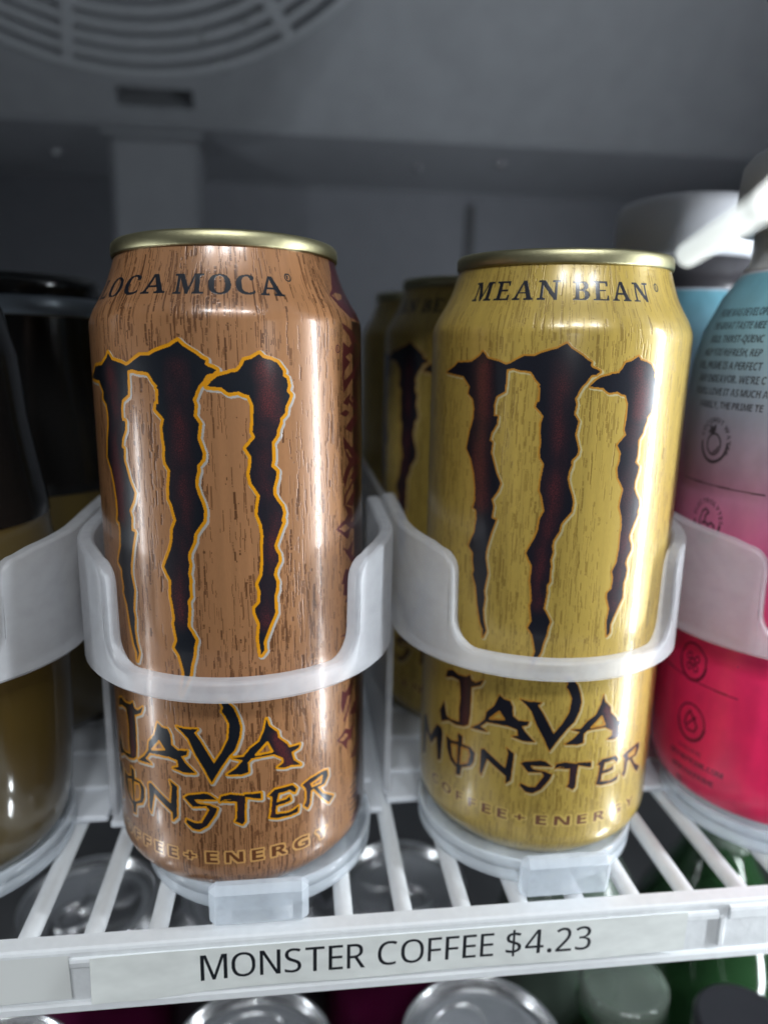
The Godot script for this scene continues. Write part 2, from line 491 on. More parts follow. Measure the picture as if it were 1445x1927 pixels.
# print classes in the mask: 0 wood, 1 silver line, 2 orange line, 3 dark, 4 maroon, 5 small lettering, 6 its edge, 7 dark side panel
func can_material(words: PackedStringArray, spans: Array, turn: float, lift: float, c: Dictionary, seed_: int) -> StandardMaterial3D:
	canvas(TW, TH)
	rng.seed = seed_
	var mm := TH / CAN_H
	# side panel with its carved pattern
	fill_poly(PackedVector2Array([can_xy(64.5 + turn, 0), can_xy(64.5 + turn, 139), can_xy(150, 139), can_xy(150, 0)]), 7)
	for k in 26:
		var a := 66.5 + turn + k * 3.1
		var line := PackedVector2Array()
		for j in 12:
			line.append(can_xy(a + sin(j * 0.9 + k) * 1.2, 6.0 + j * 12.0))
		stroke(line, 1.1, 4, false)
	for d in decos:
		fill_poly(on_can(d, turn, lift), 4)
	for k in 22:       # small carved leaves that fill the side pattern
		var mid := Vector2(57.0 + turn + rng.randf() * 8.0, 4.0 + k * 6.1 + lift)
		var s := rng.randf_range(0.7, 1.5)
		fill_poly(PackedVector2Array([can_xy(mid.x - 3.4 * s, mid.y), can_xy(mid.x, mid.y + 1.3 * s), can_xy(mid.x + 4.5 * s, mid.y + 2.6 * s), can_xy(mid.x + 1.5 * s, mid.y - 0.9 * s)]), 4)
	for d in gaps:
		fill_poly(on_can(d, turn, lift), 0)
	for k in 6:
		stroke(PackedVector2Array([can_xy(69.0 + turn + k * 2.6, 153.0), can_xy(67.0 + turn + k * 3.4, 146.0), can_xy(72.0 + turn + k * 3.0, 140.5)]), 1.4, 7, false)
	for d in strokes:
		stroke(on_can(d, turn, lift), 3.2, 4, false)
	# claws and lettering: silver line, orange line, dark filling
	for k in darks.size():
		var p := on_can(darks[k], turn, lift)
		var wide: float = (1.0 if k < 3 else 0.76) * mm * c.line
		stroke(Transform2D(0.0, Vector2(0.3, 0.25) * mm) * p, wide, 1)
	for k in darks.size():
		var p := on_can(darks[k], turn, lift)
		var wide: float = (0.76 if k < 3 else 0.52) * mm * c.line
		stroke(p, wide, 2)
	for d in darks:
		fill_poly(on_can(d, turn, lift), 3)
	for d in holes:
		fill_poly(on_can(d, turn, lift), 0)
		stroke(on_can(d, turn, lift), 0.3 * mm, 2)
	for k in reds.size():
		stroke(on_can(reds[k], turn, lift), (3.9 if k < 4 else 2.2) * mm, [230, 150, 255, 150, 200, 255, 150, 150, 120, 90][k], false, true)
	# flavour name round the neck, and the line at the foot
	for k in words.size():
		var at := can_xy(spans[k][0], spans[k][2])
		letters(words[k], "Droid Serif", 700, at, 4.3 * mm, 1.0, 0.0, 3, 4.0, (spans[k][1] - spans[k][0]) / 360.0 * TW)
	var reg := can_xy(31.4 + turn, 147.4 + lift * 0.55)
	stroke(circle(reg, 6.0), 1.0, 3)
	letters("R", "Droid Sans", 700, reg + Vector2(-2.5, 3.0), 6.0, 0.9, 0.0, 3)
	reg = can_xy(51.9 + turn, 132.3 + lift)
	stroke(circle(reg, 6.0), 1.0, 4)
	letters("R", "Droid Sans", 700, reg + Vector2(-2.5, 3.0), 6.0, 0.9, 0.0, 4)
	for pass_ in 2:
		for w in [["COFFEE", -71.0, -26.0], ["+", -22.5, -17.5], ["ENERGY", -13.0, 41.0]]:
			for o in ([Vector2(-3, -3), Vector2(3, -3), Vector2(3, 3), Vector2(-3, 3), Vector2(4, 0), Vector2(-4, 0)] if pass_ == 0 else [Vector2.ZERO]):
				letters(w[0], "Droid Sans", 700, can_xy(w[1] + turn, 11.9 + lift * 0.8) + o, 2.7 * mm, 1.0, 0.0, 6 if pass_ == 0 else 5, 14.0, (w[2] - w[1]) / 360.0 * TW)
	for k in 6:       # lines of small grey print by the side panel
		for j in 3:
			stroke(PackedVector2Array([can_xy(58.0 + turn, 20.0 - k * 1.6 + lift), can_xy(63.0 + turn + j, 20.0 - k * 1.6 + lift)]), 1.3, 3, false)
	# grain of the printed wood: short dark strokes in loose bundles
	var grain := PackedByteArray()
	grain.resize(TW * TH)
	var bundle := stretched_noise(TW, TH, 256, 24, 0.045, seed_ + 5)
	var n := 0
	for tries in 40000:
		var x := rng.randi_range(2, TW - 8)
		var y := rng.randi_range(2, TH - 4)
		if bundle[y * TW + x] < rng.randi_range(5, 165):
			continue
		n += 1
		if n > 13000:
			break
		var long := int(rng.randf_range(0.4, 1.0) ** 2 * rng.randf_range(6.0, 78.0)) + 2
		var wide := 1 + int(rng.randf() * rng.randf() * 4.6)
		var dark := rng.randi_range(120, 255)
		var drift := rng.randf_range(-0.05, 0.05)
		for j in long:
			var yy := y + j
			if yy >= TH:
				break
			if rng.randf() < 0.07:
				continue
			var xx := x + int(drift * j + 0.9 * sin(j * 0.11 + x))
			for i in wide:
				var at := yy * TW + clampi(xx + i, 0, TW - 1)
				grain[at] = maxi(grain[at], dark)
	for k in 900:      # specks
		var at := rng.randi_range(3, TH - 4) * TW + rng.randi_range(3, TW - 4)
		for o in [0, 1, TW, TW + 1]:
			grain[at + o] = 210
	var streak := stretched_noise(TW, TH, 768, 12, 0.09, seed_ + 1)
	var fine := stretched_noise(TW, TH, TW, 220, 0.35, seed_ + 2)
	var speck := stretched_noise(TW, TH, TW, TH, 0.42, seed_ + 3)
	var patch := stretched_noise(TW, TH, 512, 220, 0.05, seed_ + 4)
	var rgb := PackedByteArray()
	rgb.resize(TW * TH * 3)
	var high := PackedByteArray()
	high.resize(TW * TH)
	var wood: Vector3 = c.wood
	var streaked: Vector3 = c.grain - c.wood
	var dark_: Vector3 = c.dark
	var red_: Vector3 = c.red
	var flat := [Vector3.ZERO, c.silver, c.orange, Vector3.ZERO, c.maroon, c.small, c.edge, c.panel]
	var rise := [0, 176, 196, 168, 140, 168, 190, 118]
	for i in TW * TH:
		var k := mask[i]
		var col: Vector3
		var h := 0
		if k == 0:
			var g := grain[i] / 255.0
			col = (wood + streaked * g) * (0.93 + (streak[i] * 0.6 + fine[i] * 0.4) * 0.0006)
			h = 130 - int(g * 95.0) + (fine[i] >> 5)
		elif k == 3:
			var r := soft[i] / 255.0
			r = clampf(r * (0.16 + patch[i] * 0.0052) * (speck[i] * 0.0105 - 0.35) - 0.04, 0.0, 0.85)
			col = dark_.lerp(red_, r) * (0.6 + speck[i] * 0.0031)
			h = 150 + (speck[i] >> 3)
		else:
			col = flat[k]
			if k == 7:
				col *= 0.8 + fine[i] * 0.0016
			h = rise[k]
		rgb[i * 3] = mini(255, int(col.x))
		rgb[i * 3 + 1] = mini(255, int(col.y))
		rgb[i * 3 + 2] = mini(255, int(col.z))
		high[i] = mini(255, h)
	var m := StandardMaterial3D.new()
	m.albedo_texture = texture(rgb, TW, TH)
	m.heightmap_enabled = true
	m.heightmap_texture = texture(high, TW, TH, Image.FORMAT_L8)
	m.heightmap_scale = 0.010
	m.roughness = 0.32
	m.metallic = 0.10
	m.clearcoat_enabled = true
	m.clearcoat = 0.45
	m.clearcoat_roughness = 0.16
	m.metallic_specular = 0.5
	return m


func circle(at: Vector2, r: float, n := 20) -> PackedVector2Array:
	var out := PackedVector2Array()
	for k in n:
		out.append(at + Vector2(cos(TAU * k / n), sin(TAU * k / n)) * r)
	return out


# ------------------------------------------------------------------ the cans
func make_can(called: String, label: String, print_: Material, gold: Material, group: String) -> Node3D:
	var can := thing(called, label, "drink can", Vector3.ZERO, group)
	var body := []
	for p in [[24.0, 0.6], [25.0, 0.1], [26.0, 0.5], [27.6, 2.0], [30.0, 4.2], [31.8, 6.4], [32.8, 8.6], [33.1, 11.0], [33.1, 40.0], [33.1, 100.0], [33.1, 137.6], [33.0, 138.8], [32.6, 140.0], [31.9, 141.6], [30.9, 143.3], [29.8, 145.2], [28.8, 147.2], [28.0, 149.3], [27.3, 151.3], [26.8, 153.0], [26.5, 154.2]]:
		body.append(Vector2(p[0], p[1]))
	part("body", lathe(body, 128, -PI, PI, true), print_, can)
	var rim := []
	for p in [[26.3, 153.7], [27.0, 153.6], [27.25, 154.1], [27.3, 155.4], [27.15, 156.5], [26.7, 157.0], [26.1, 156.9], [25.7, 156.3], [25.4, 154.0], [24.9, 152.0]]:
		rim.append(Vector2(p[0], p[1]))
	part("rim", lathe(rim, 128), gold, can)
	var lid := []
	for p in [[24.9, 152.0], [24.0, 151.0], [23.2, 152.4], [22.6, 153.2], [10.0, 153.2], [0.0, 153.2]]:
		lid.append(Vector2(p[0], p[1]))
	part("lid", lathe(lid, 64), gold, can)
	var dome := []
	for p in [[0.0, 8.0], [12.0, 6.4], [20.0, 2.6], [24.0, 0.6]]:
		dome.append(Vector2(p[0], p[1]))
	part("base", lathe(dome, 48), gold, can)
	return can


# short cans on the shelf below: silver lid with a pull tab
func make_low_can(called: String, label: String, side: Material, silver: Material, at: Vector3) -> Node3D:
	var can := thing(called, label, "drink can", at, "silver topped cans on the shelf below")
	var body := []
	for p in [[24.0, -150.0], [31.0, -146.0], [33.0, -140.0], [33.0, -19.0], [32.4, -16.5], [30.0, -11.0], [27.6, -6.0], [26.7, -3.2]]:
		body.append(Vector2(p[0], p[1]))
	part("body", lathe(body, 64), side, can)
	var shoulder := []
	for p in [[33.06, -17.6], [32.5, -16.4], [30.1, -10.9], [27.7, -5.9], [26.8, -3.2]]:
		shoulder.append(Vector2(p[0], p[1]))
	part("shoulder", lathe(shoulder, 64), silver, can)
	var lid := []
	for p in [[26.6, -3.3], [27.1, -2.6], [27.1, -0.7], [26.6, 0.0], [25.9, -0.2], [25.4, -1.2], [24.6, -5.2], [23.7, -5.6], [23.2, -3.6], [22.5, -3.2], [20.6, -3.2], [20.0, -3.7], [0.0, -3.7]]:
		lid.append(Vector2(p[0], p[1]))
	part("lid", lathe(lid, 64), silver, can)
	# pull tab: a loop with a finger hole, riveted at the middle
	var st := begin()
	var rows := []
	for j in 25:
		var a := TAU * j / 24.0
		var row := PackedVector3Array()
		for q in [[8.2, 0.0], [8.0, 0.9], [7.2, 1.3], [5.6, 1.2], [5.0, 0.6], [5.2, 0.0]]:
			row.append(Vector3(q[0] * sin(a), q[1] - 3.2, 7.0 + q[0] * cos(a) * 1.15) * 0.001)
		rows.append(row)
	sheet(st, rows)
	var tab := part("pull_tab", finish(st), silver, can)
	var rivet := []
	for p in [[4.6, -3.4], [4.4, -2.4], [3.0, -2.0], [2.6, -1.4], [0.0, -1.2]]:
		rivet.append(Vector2(p[0], p[1]))
	part("rivet", lathe(rivet, 24), silver, tab)
	var mouth := []
	for j in 29:
		var a := TAU * j / 28.0
		mouth.append(Vector3(11.0 * sin(a), -3.45, -11.0 + 8.0 * cos(a)) * 0.001)
	part("mouth_bead", tube(PackedVector3Array(mouth), 0.0005, 8), silver, can)
	return can


# ------------------------------------------------------------------ pusher lanes
func lane_track(label: String, at: Vector3, cup_shift: Vector3, turn: float, milk: Material, clear: Material, floor_: Material, wall: Material, right_wall: bool) -> Node3D:
	var t := thing("can_track", label, "shelf organizer", at, "milky plastic pusher tracks")
	# front hoop
	var ro := 0.0395
	var ri := 0.0357
	var foot := 0.0576
	var line := []       # angle, height of the top edge
	for k in 15:
		line.append(Vector2(-36.0 + 72.0 * k / 14.0, 0.0628))
	var side := []
	for k in range(1, 9):     # inner corner
		var a := PI / 2.0 * k / 8.0
		side.append(Vector2(36.0 + 9.6 * sin(a), 0.0628 + 0.0070 * (1.0 - cos(a))))
	side.append(Vector2(45.75, 0.0745))
	side.append(Vector2(45.9, 0.0795))
	for k in range(0, 7):     # outer corner
		var a := PI / 2.0 * k / 6.0
		side.append(Vector2(46.0 + 8.0 * (1.0 - cos(a)), 0.0808 + 0.0055 * sin(a)))
	for k in range(1, 7):
		side.append(Vector2(54.0 + 36.0 * k / 6.0, 0.0863 + 0.0026 * sqrt(k / 6.0)))
	for s in side:
		line.append(s)
	var left := []
	for s: Vector2 in side:
		left.push_front(Vector2(-s.x, s.y))
	line = left + line
	var rows := []
	var c := 0.0009
	for i in line.size():
		var p: Vector2 = line[i]
		var a := deg_to_rad(p.x)
		var before: Vector2 = line[maxi(i - 1, 0)]
		var after: Vector2 = line[mini(i + 1, line.size() - 1)]
		var d := Vector2(deg_to_rad(after.x - before.x) * ro, after.y - before.y).normalized()
		var inward := Vector2(d.y, -d.x)       # into the material, away from the edge
		var row := PackedVector3Array()
		for q in [[ro, foot + c, 0], [ro, 0.0, c], [ro - 0.3 * c, 0.0, 0.3 * c], [ro - c, 0.0, 0.0], [ri + c, 0.0, 0.0], [ri + 0.3 * c, 0.0, 0.3 * c], [ri, 0.0, c], [ri, foot + c, 0], [ri + c, foot, 0], [ro - c, foot, 0], [ro, foot + c, 0]]:
			var an := a
			var y: float = q[1]
			if y == 0.0:
				an = a + inward.x * q[2] / ro
				y = p.y + inward.y * q[2]
			row.append(Vector3(q[0] * sin(an), y, q[0] * cos(an)))
		rows.append(row)
	for s in [-1, 1]:      # the straight sides run back along the lane
		for z: float in [-0.012, -0.03]:
			var row := PackedVector3Array()
			var src: PackedVector3Array = rows[0] if s < 0 else rows[-1]
			for v in src:
				row.append(Vector3(v.x, v.y + 0.0004, z))
			if s < 0:
				rows.push_front(row)
			else:
				rows.append(row)
	var st := begin()
	for j in rows.size() - 1:
		for i in rows[j].size() - 1:
			st.set_smooth_group([1, 1, 1, 2, 3, 3, 4, 5, 6, 7][i])
			quad(st, rows[j][i], rows[j + 1][i], rows[j + 1][i + 1], rows[j][i + 1])
	for e in [0, rows.size() - 1]:
		st.set_smooth_group(-1)
		var r: PackedVector3Array = rows[e]
		for i in range(1, r.size() - 2):
			var tri := [r[0], r[i], r[i + 1]] if e == 0 else [r[0], r[i + 1], r[i]]
			for v in tri:
				st.add_vertex(v)
	var hoop := part("front_hoop", finish(st), milk, t)
	hoop.rotation.y = turn
	# cup under the front can and the foot that clips over the rail
	var cup := []
	for p in [[0.0, -2.4], [29.4, -2.4], [30.3, -2.1], [30.8, -1.4], [30.9, 1.0], [30.5, 1.3], [30.5, 1.5], [31.0, 1.8], [31.1, 4.4], [30.8, 5.0], [30.2, 4.9], [29.6, 4.2], [28.8, 1.0], [27.6, 0.2], [27.6, 0.2], [0.0, 0.1]]:
		cup.append(Vector2(p[0], p[1]))
	part("base_cup", lathe(cup, 96), clear, t, cup_shift)
	var clip := part("front_clip", box(Vector3(0.0236, 0.0118, 0.0046), 0.0016), clear, t, cup_shift + Vector3(0.0011, 0.0034, 0.0336))
	clip.rotation.x = 0.10
	# ribbed floor of the lane and its walls
	part("floor", box(Vector3(0.0782, 0.002, 0.32), 0.0004), floor_, t, Vector3(-cup_shift.x * 0.0, -0.0012, -0.165))
	for k in 14:
		part("cross_rib", box(Vector3(0.074, 0.0016, 0.0034), 0.0005), floor_, t, Vector3(0, 0.0002, -0.020 - k * 0.0205))
	var side_wall := extrude_x([Vector2(-0.008, -0.0002), Vector2(-0.008, 0.0575), Vector2(-0.03, 0.0580), Vector2(-0.032, 0.0885), Vector2(-0.32, 0.0885), Vector2(-0.32, -0.0002)], -0.0009, 0.0009)
	part("side_wall", side_wall, wall, t, Vector3(-0.0386, 0, 0))
	if right_wall:
		part("side_wall", side_wall, wall, t, Vector3(0.0386, 0, 0))
	return t


# ------------------------------------------------------------------ bottles
func profile(list: Array) -> Array:
	var out := []
	for i in range(0, list.size(), 2):
		out.append(Vector2(list[i], list[i + 1]))
	return out


func coffee_bottle(label: String, at: Vector3, slim: bool, drink: Material, black: Material, grey: Material) -> Node3D:
	var b := thing("coffee_bottle", label, "bottle", at, "dark coffee bottles in the left lane")
	if slim:
		part("glass", lathe(profile([0, 1.5, 21, 0.6, 27.0, 2.0, 29.8, 6, 31.2, 13, 32.6, 30, 33.0, 50, 32.5, 74, 30.4, 95, 27.4, 115, 26.3, 130, 23.6, 141, 19.6, 150, 18.4, 158]), 80), drink, b)
		part("dark_band", lathe(profile([31.2, 91, 30.7, 95.2, 27.7, 115.2, 26.6, 130.2, 23.9, 141.2, 19.9, 150.2]), 80), black, b)
		part("cap", lathe(profile([18.0, 156, 19.6, 156.4, 19.8, 176, 18.8, 178, 18.8, 178, 0, 178.2]), 64), black, b)
		return b
	part("glass", lathe(profile([0.0, 1.5, 21.2, 0.6, 27.5, 2.0, 31.5, 7, 33.4, 14, 34.4, 26, 34.5, 50, 34.2, 88, 33.0, 100, 30.9, 113, 29.3, 124, 28.6, 134, 28.4, 142, 27.6, 143.4]), 80), drink, b)
	part("dark_band", lathe(profile([34.6, 86, 34.3, 88.4, 33.3, 100.3, 31.2, 113.2, 29.6, 124.2, 28.9, 134.2, 28.7, 141.4]), 80), black, b)
	part("sheen_ring", lathe(profile([27.6, 141.6, 29.1, 141.9, 29.7, 143.0, 29.7, 146.4, 29.1, 147.4, 28.0, 147.6]), 72), grey, b)  # grey ring: a gloss highlight below the cap, put into the colour
	part("cap", lathe(profile([28.0, 147.2, 28.4, 147.4, 28.4, 152.0, 27.6, 153.8, 25.7, 154.4, 25.7, 154.4, 0.0, 154.4]), 72), black, b)
	return b


func sport_bottle(label: String, at: Vector3, sleeve: Material, white: Material, collar: Material) -> Node3D:
	var b := thing("sport_bottle", label, "bottle", at, "gradient sleeved sport bottles in the right lane")
	part("sleeve", lathe(profile([29.4, 5.5, 32.4, 8, 34.4, 14, 34.7, 20, 34.7, 49, 34.3, 50.5, 34.7, 52, 34.7, 96, 34.3, 97.5, 34.7, 99, 34.7, 122, 33.8, 132, 31.7, 141, 28.0, 149.5, 23.7, 156.0]), 96, -PI, PI, true, 170.0), sleeve, b)
	part("foot", lathe(profile([0.0, 3, 21.2, 0.4, 26.4, 0.8, 29.5, 3.6, 30.3, 6.2]), 72), white, b)
	part("collar", lathe(profile([23.2, 155.6, 23.5, 157, 21.8, 159, 21.6, 166.8, 19.3, 167.2]), 72), collar, b)
	part("cap", lathe(profile([21.2, 166.9, 25.7, 167.0, 26.6, 168, 26.9, 178, 26.4, 183.6, 24.5, 186.2, 21.2, 187.2, 0.0, 187.4]), 72), white, b)
	return b


func sleeve_material() -> StandardMaterial3D:
	var w := 1536
	var h := 1024
	canvas(w, h)
	var px := w / 360.0
	var mm := h / 170.0
	var at := func(deg: float, y: float) -> Vector2: return Vector2((deg + 180.0) * px, (1.0 - y / 170.0) * h)
	var texts := ["PRIME WAS DEVELOPED T", "THE GREAT TASTE MEE", "BOLD, THIRST-QUENC", "HELP YOU REFRESH, REP", "FUEL. PRIME IS A PERFECT", "ANY ENDEAVOR. WE'RE C", "YOU'LL LOVE IT AS MUCH A", "FAMILY, THE PRIME TE"]
	for k in 8:
		letters(texts[k], "Droid Sans", 700, at.call([-98.0, -98.0, -96.0, -98.0, -100.0, -97.0, -98.0, -92.0][k], 144.0 - k * 3.45), 1.9 * mm, 0.92, 0.1, 3)
	# round badges
	for b in [[-79.0, 111.0, "COCONUT WATER"], [-78.0, 89.0, "ELECTROLYTES"], [-76.0, 48.0, ""], [-73.0, 30.0, ""]]:
		var mid: Vector2 = at.call(b[0], b[1])
		stroke(arc(mid, 33.0, 0.1, PI - 0.1), 2.6, 3, false)
		if b[2] != "":
			letters(b[2], "Droid Sans", 700, Vector2(-1.35, 0), 8.0, 1.05, 0.0, 3, 6.0, 0.0, Vector3(mid.x, mid.y, 31.0))
		else:
			stroke(arc(mid, 33.0, PI, TAU), 1.6, 3, false)
	var m1: Vector2 = at.call(-79.0, 111.0)
	stroke(circle(m1 + Vector2(0, 4), 17.0), 1.8, 3)
	stroke(arc(m1 + Vector2(0, 4), 12.0, 0.3, 1.5), 1.5, 3, false)
	fill_poly(PackedVector2Array([m1 + Vector2(-4, -12), m1 + Vector2(-18, -14), m1 + Vector2(-12, -20), m1 + Vector2(-16, -27), m1 + Vector2(-6, -23), m1 + Vector2(2, -29), m1 + Vector2(2, -18)]), 3)
	var m2: Vector2 = at.call(-78.0, 89.0)
	stroke(PackedVector2Array([m2 + Vector2(-14, 18), m2 + Vector2(-18, 0), m2 + Vector2(-12, -16), m2 + Vector2(-4, -21), m2 + Vector2(4, -16), m2 + Vector2(-3, -10), m2 + Vector2(-5, 0), m2 + Vector2(-10, 4), m2 + Vector2(0, 2), m2 + Vector2(5, 6), m2 + Vector2(12, 0), m2 + Vector2(20, 4), m2 + Vector2(18, 18), m2 + Vector2(4, 22)]), 1.8, 3)
	var m3: Vector2 = at.call(-76.0, 48.0)
	for o in [Vector2(0, 0), Vector2(-10, -8), Vector2(10, -6), Vector2(-8, 10), Vector2(9, 10)]:
		stroke(circle(m3 + o, 5.5), 1.4, 3)
	var m4: Vector2 = at.call(-73.0, 30.0)
	stroke(PackedVector2Array([m4 + Vector2(-4, -20), m4 + Vector2(8, -8), m4 + Vector2(16, 4), m4 + Vector2(10, 15), m4 + Vector2(-6, 16), m4 + Vector2(-15, 6), m4 + Vector2(-12, -8)]), 1.8, 3)
	stroke(PackedVector2Array([m4 + Vector2(-9, 8), m4 + Vector2(10, -12), m4 + Vector2(2, -11), m4 + Vector2(10, -12), m4 + Vector2(9, -4)]), 1.5, 3, false)
	letters("LEARN MORE", "Droid Sans", 400, at.call(-79.0, 21.0), 1.3 * mm, 1.0, 0.0, 2)
	letters("DRINKPRIME.COM", "Droid Sans", 700, at.call(-84.0, 17.6), 1.7 * mm, 1.0, 0.0, 3, 0.0, 30.0 * px)
	letters("@DRINKPRIME", "Droid Sans", 700, at.call(-82.0, 13.6), 1.7 * mm, 1.0, 0.0, 3, 0.0, 24.0 * px)
	stroke(circle(at.call(-79.0, 9.5), 7.0), 1.5, 2)
	letters("U", "Droid Sans", 700, at.call(-79.0, 9.5) + Vector2(-3, 4), 8.0, 1.0, 0.0, 2)
	for y: float in [99.5, 43.0]:
		stroke(PackedVector2Array([at.call(-100.0, y), at.call(-52.0, y - 0.5)]), 1.2, 2, false)
	var soil := stretched_noise(w, h, 512, 256, 0.05, 41)
	var stops := [[0.0, Vector3(244, 44, 100)], [0.30, Vector3(246, 52, 108)], [0.42, Vector3(226, 80, 128)], [0.54, Vector3(206, 120, 158)], [0.62, Vector3(190, 158, 184)], [0.72, Vector3(160, 174, 196)], [0.82, Vector3(146, 186, 202)], [0.90, Vector3(128, 188, 206)], [0.912, Vector3(130, 190, 208)], [0.915, Vector3(214, 214, 224)], [1.0, Vector3(214, 214, 224)]]
	var rgb := PackedByteArray()
	rgb.resize(w * h * 3)
	for y in h:
		var f := 1.0 - (y + 0.5) / h
		var base := Vector3.ZERO
		for s in stops.size() - 1:
			if f >= stops[s][0] and f <= stops[s + 1][0]:
				base = stops[s][1].lerp(stops[s + 1][1], (f - stops[s][0]) / (stops[s + 1][0] - stops[s][0]))
		for x in w:
			var i := y * w + x
			var col := base * (0.95 + soil[i] * 0.0004)
			if mask[i] == 3:
				col = base * 0.34 + Vector3(12, 12, 16)
			elif mask[i] == 2:
				col = base * 0.55
			rgb[i * 3] = int(col.x)
			rgb[i * 3 + 1] = int(col.y)
			rgb[i * 3 + 2] = int(col.z)
	var m := StandardMaterial3D.new()
	m.albedo_texture = texture(rgb, w, h)
	m.roughness = 0.32
	return m


func arc(at: Vector2, r: float, a0: float, a1: float, n := 24) -> PackedVector2Array:
	var out := PackedVector2Array()
	for k in n + 1:
		var a := lerpf(a0, a1, float(k) / n)
		out.append(at + Vector2(cos(a), sin(a)) * r)
	return out


func soda_bottle(label: String, at: Vector3, pet: Material, cap: Material) -> Node3D:
	var b := thing("soda_bottle", label, "bottle", at, "soda bottles on the shelf below")
	part("body", lathe(profile([0, -190, 26, -191, 32, -184, 33, -170, 33, -70, 32, -58, 28, -46, 22, -34, 16, -24, 13.6, -17, 13.4, -12, 15.5, -11.5, 15.5, -10, 13.2, -9.6]), 64), pet, b)
	part("cap", lathe(profile([14.6, -9.6, 15.0, -9.4, 15.2, -1.6, 14.4, -0.3, 13.6, 0, 13.6, 0, 0, 0]), 48), cap, b)
	return b


# ------------------------------------------------------------------ light strips
func light_strip(label: String, at: Vector3, turn: float, low: float, high: float, energy: float, white: Material, glow: Material) -> void:
	var s := thing("light_strip", label, "light", at, "")
	s.rotation.y = turn
	var tall := high - low
	part("housing", box(Vector3(0.022, tall + 0.02, 0.008), 0.001), white, s, Vector3(0, (low + high) / 2.0, -0.006))
	var n := int(tall / 0.04)
	for k in n:
		part("led", box(Vector3(0.008, 0.012, 0.002), 0.0004), glow, s, Vector3(0, low + (k + 0.5) * tall / n, -0.0012))
	var l := AreaLight3D.new()
	l.name = "strip_light"
	l.area_size = Vector2(0.010, tall)
	l.light_energy = energy
	l.light_color = Color(0.95, 0.98, 1.0)
	l.shadow_enabled = true
	l.position = Vector3(0, (low + high) / 2.0, 0.002)
	l.rotation.y = PI
	l.set("area_range", 5.0)
	s.add_child(l)


func label_mesh(w: float, h: float, z: float, curl: float) -> ArrayMesh:
	var st := begin()
	var n := 60
	for side in 2:
		st.set_smooth_group(1 + side)
		for i in n:
			for j in 4:
				var pts := []
				var uv := []
				for k in [[i, j], [i + 1, j], [i + 1, j + 1], [i, j + 1]]:
					var u: float = k[0] / float(n)
					var v: float = k[1] / 4.0
					var x := u * w
					var wave := 0.00022 * sin(u * 17.0 + 0.6) * (1.0 - v) + curl * exp(-x / 0.008) * (1.0 - v * 0.6)
					pts.append(Vector3(x, v * h - 0.0012 * exp(-absf(x - 0.012) / 0.014) * (1.0 - v) * signf(curl), z + wave + (0.00016 if side == 0 else 0.0)))
					uv.append(Vector2(u, 1.0 - v))
				if side == 1:
					pts.reverse()
					uv.reverse()
				quad_uv(st, pts, uv)
	return finish(st)


func ceiling_lamp(which: String, at: Vector3, energy: float, white: Material, glow: Material) -> void:
	var s := thing("ceiling_lamp", "%s square shop lamp above the aisle in front of the cooler" % which, "light", at)
	s.basis = Basis.looking_at(-at, Vector3.UP)
	part("housing", box(Vector3(0.19, 0.19, 0.03), 0.004), white, s, Vector3(0, 0, 0.018))
	part("diffuser", box(Vector3(0.16, 0.16, 0.003), 0.001), glow, s, Vector3(0, 0, 0.0015))
	var l := AreaLight3D.new()
	l.name = "lamp_light"
	l.area_size = Vector2(0.16, 0.16)
	l.light_energy = energy
	l.light_color = Color(0.97, 0.99, 1.0)
	l.shadow_enabled = true
	l.position = Vector3(0, 0, -0.003)
	l.set("area_range", 8.0)
	s.add_child(l)

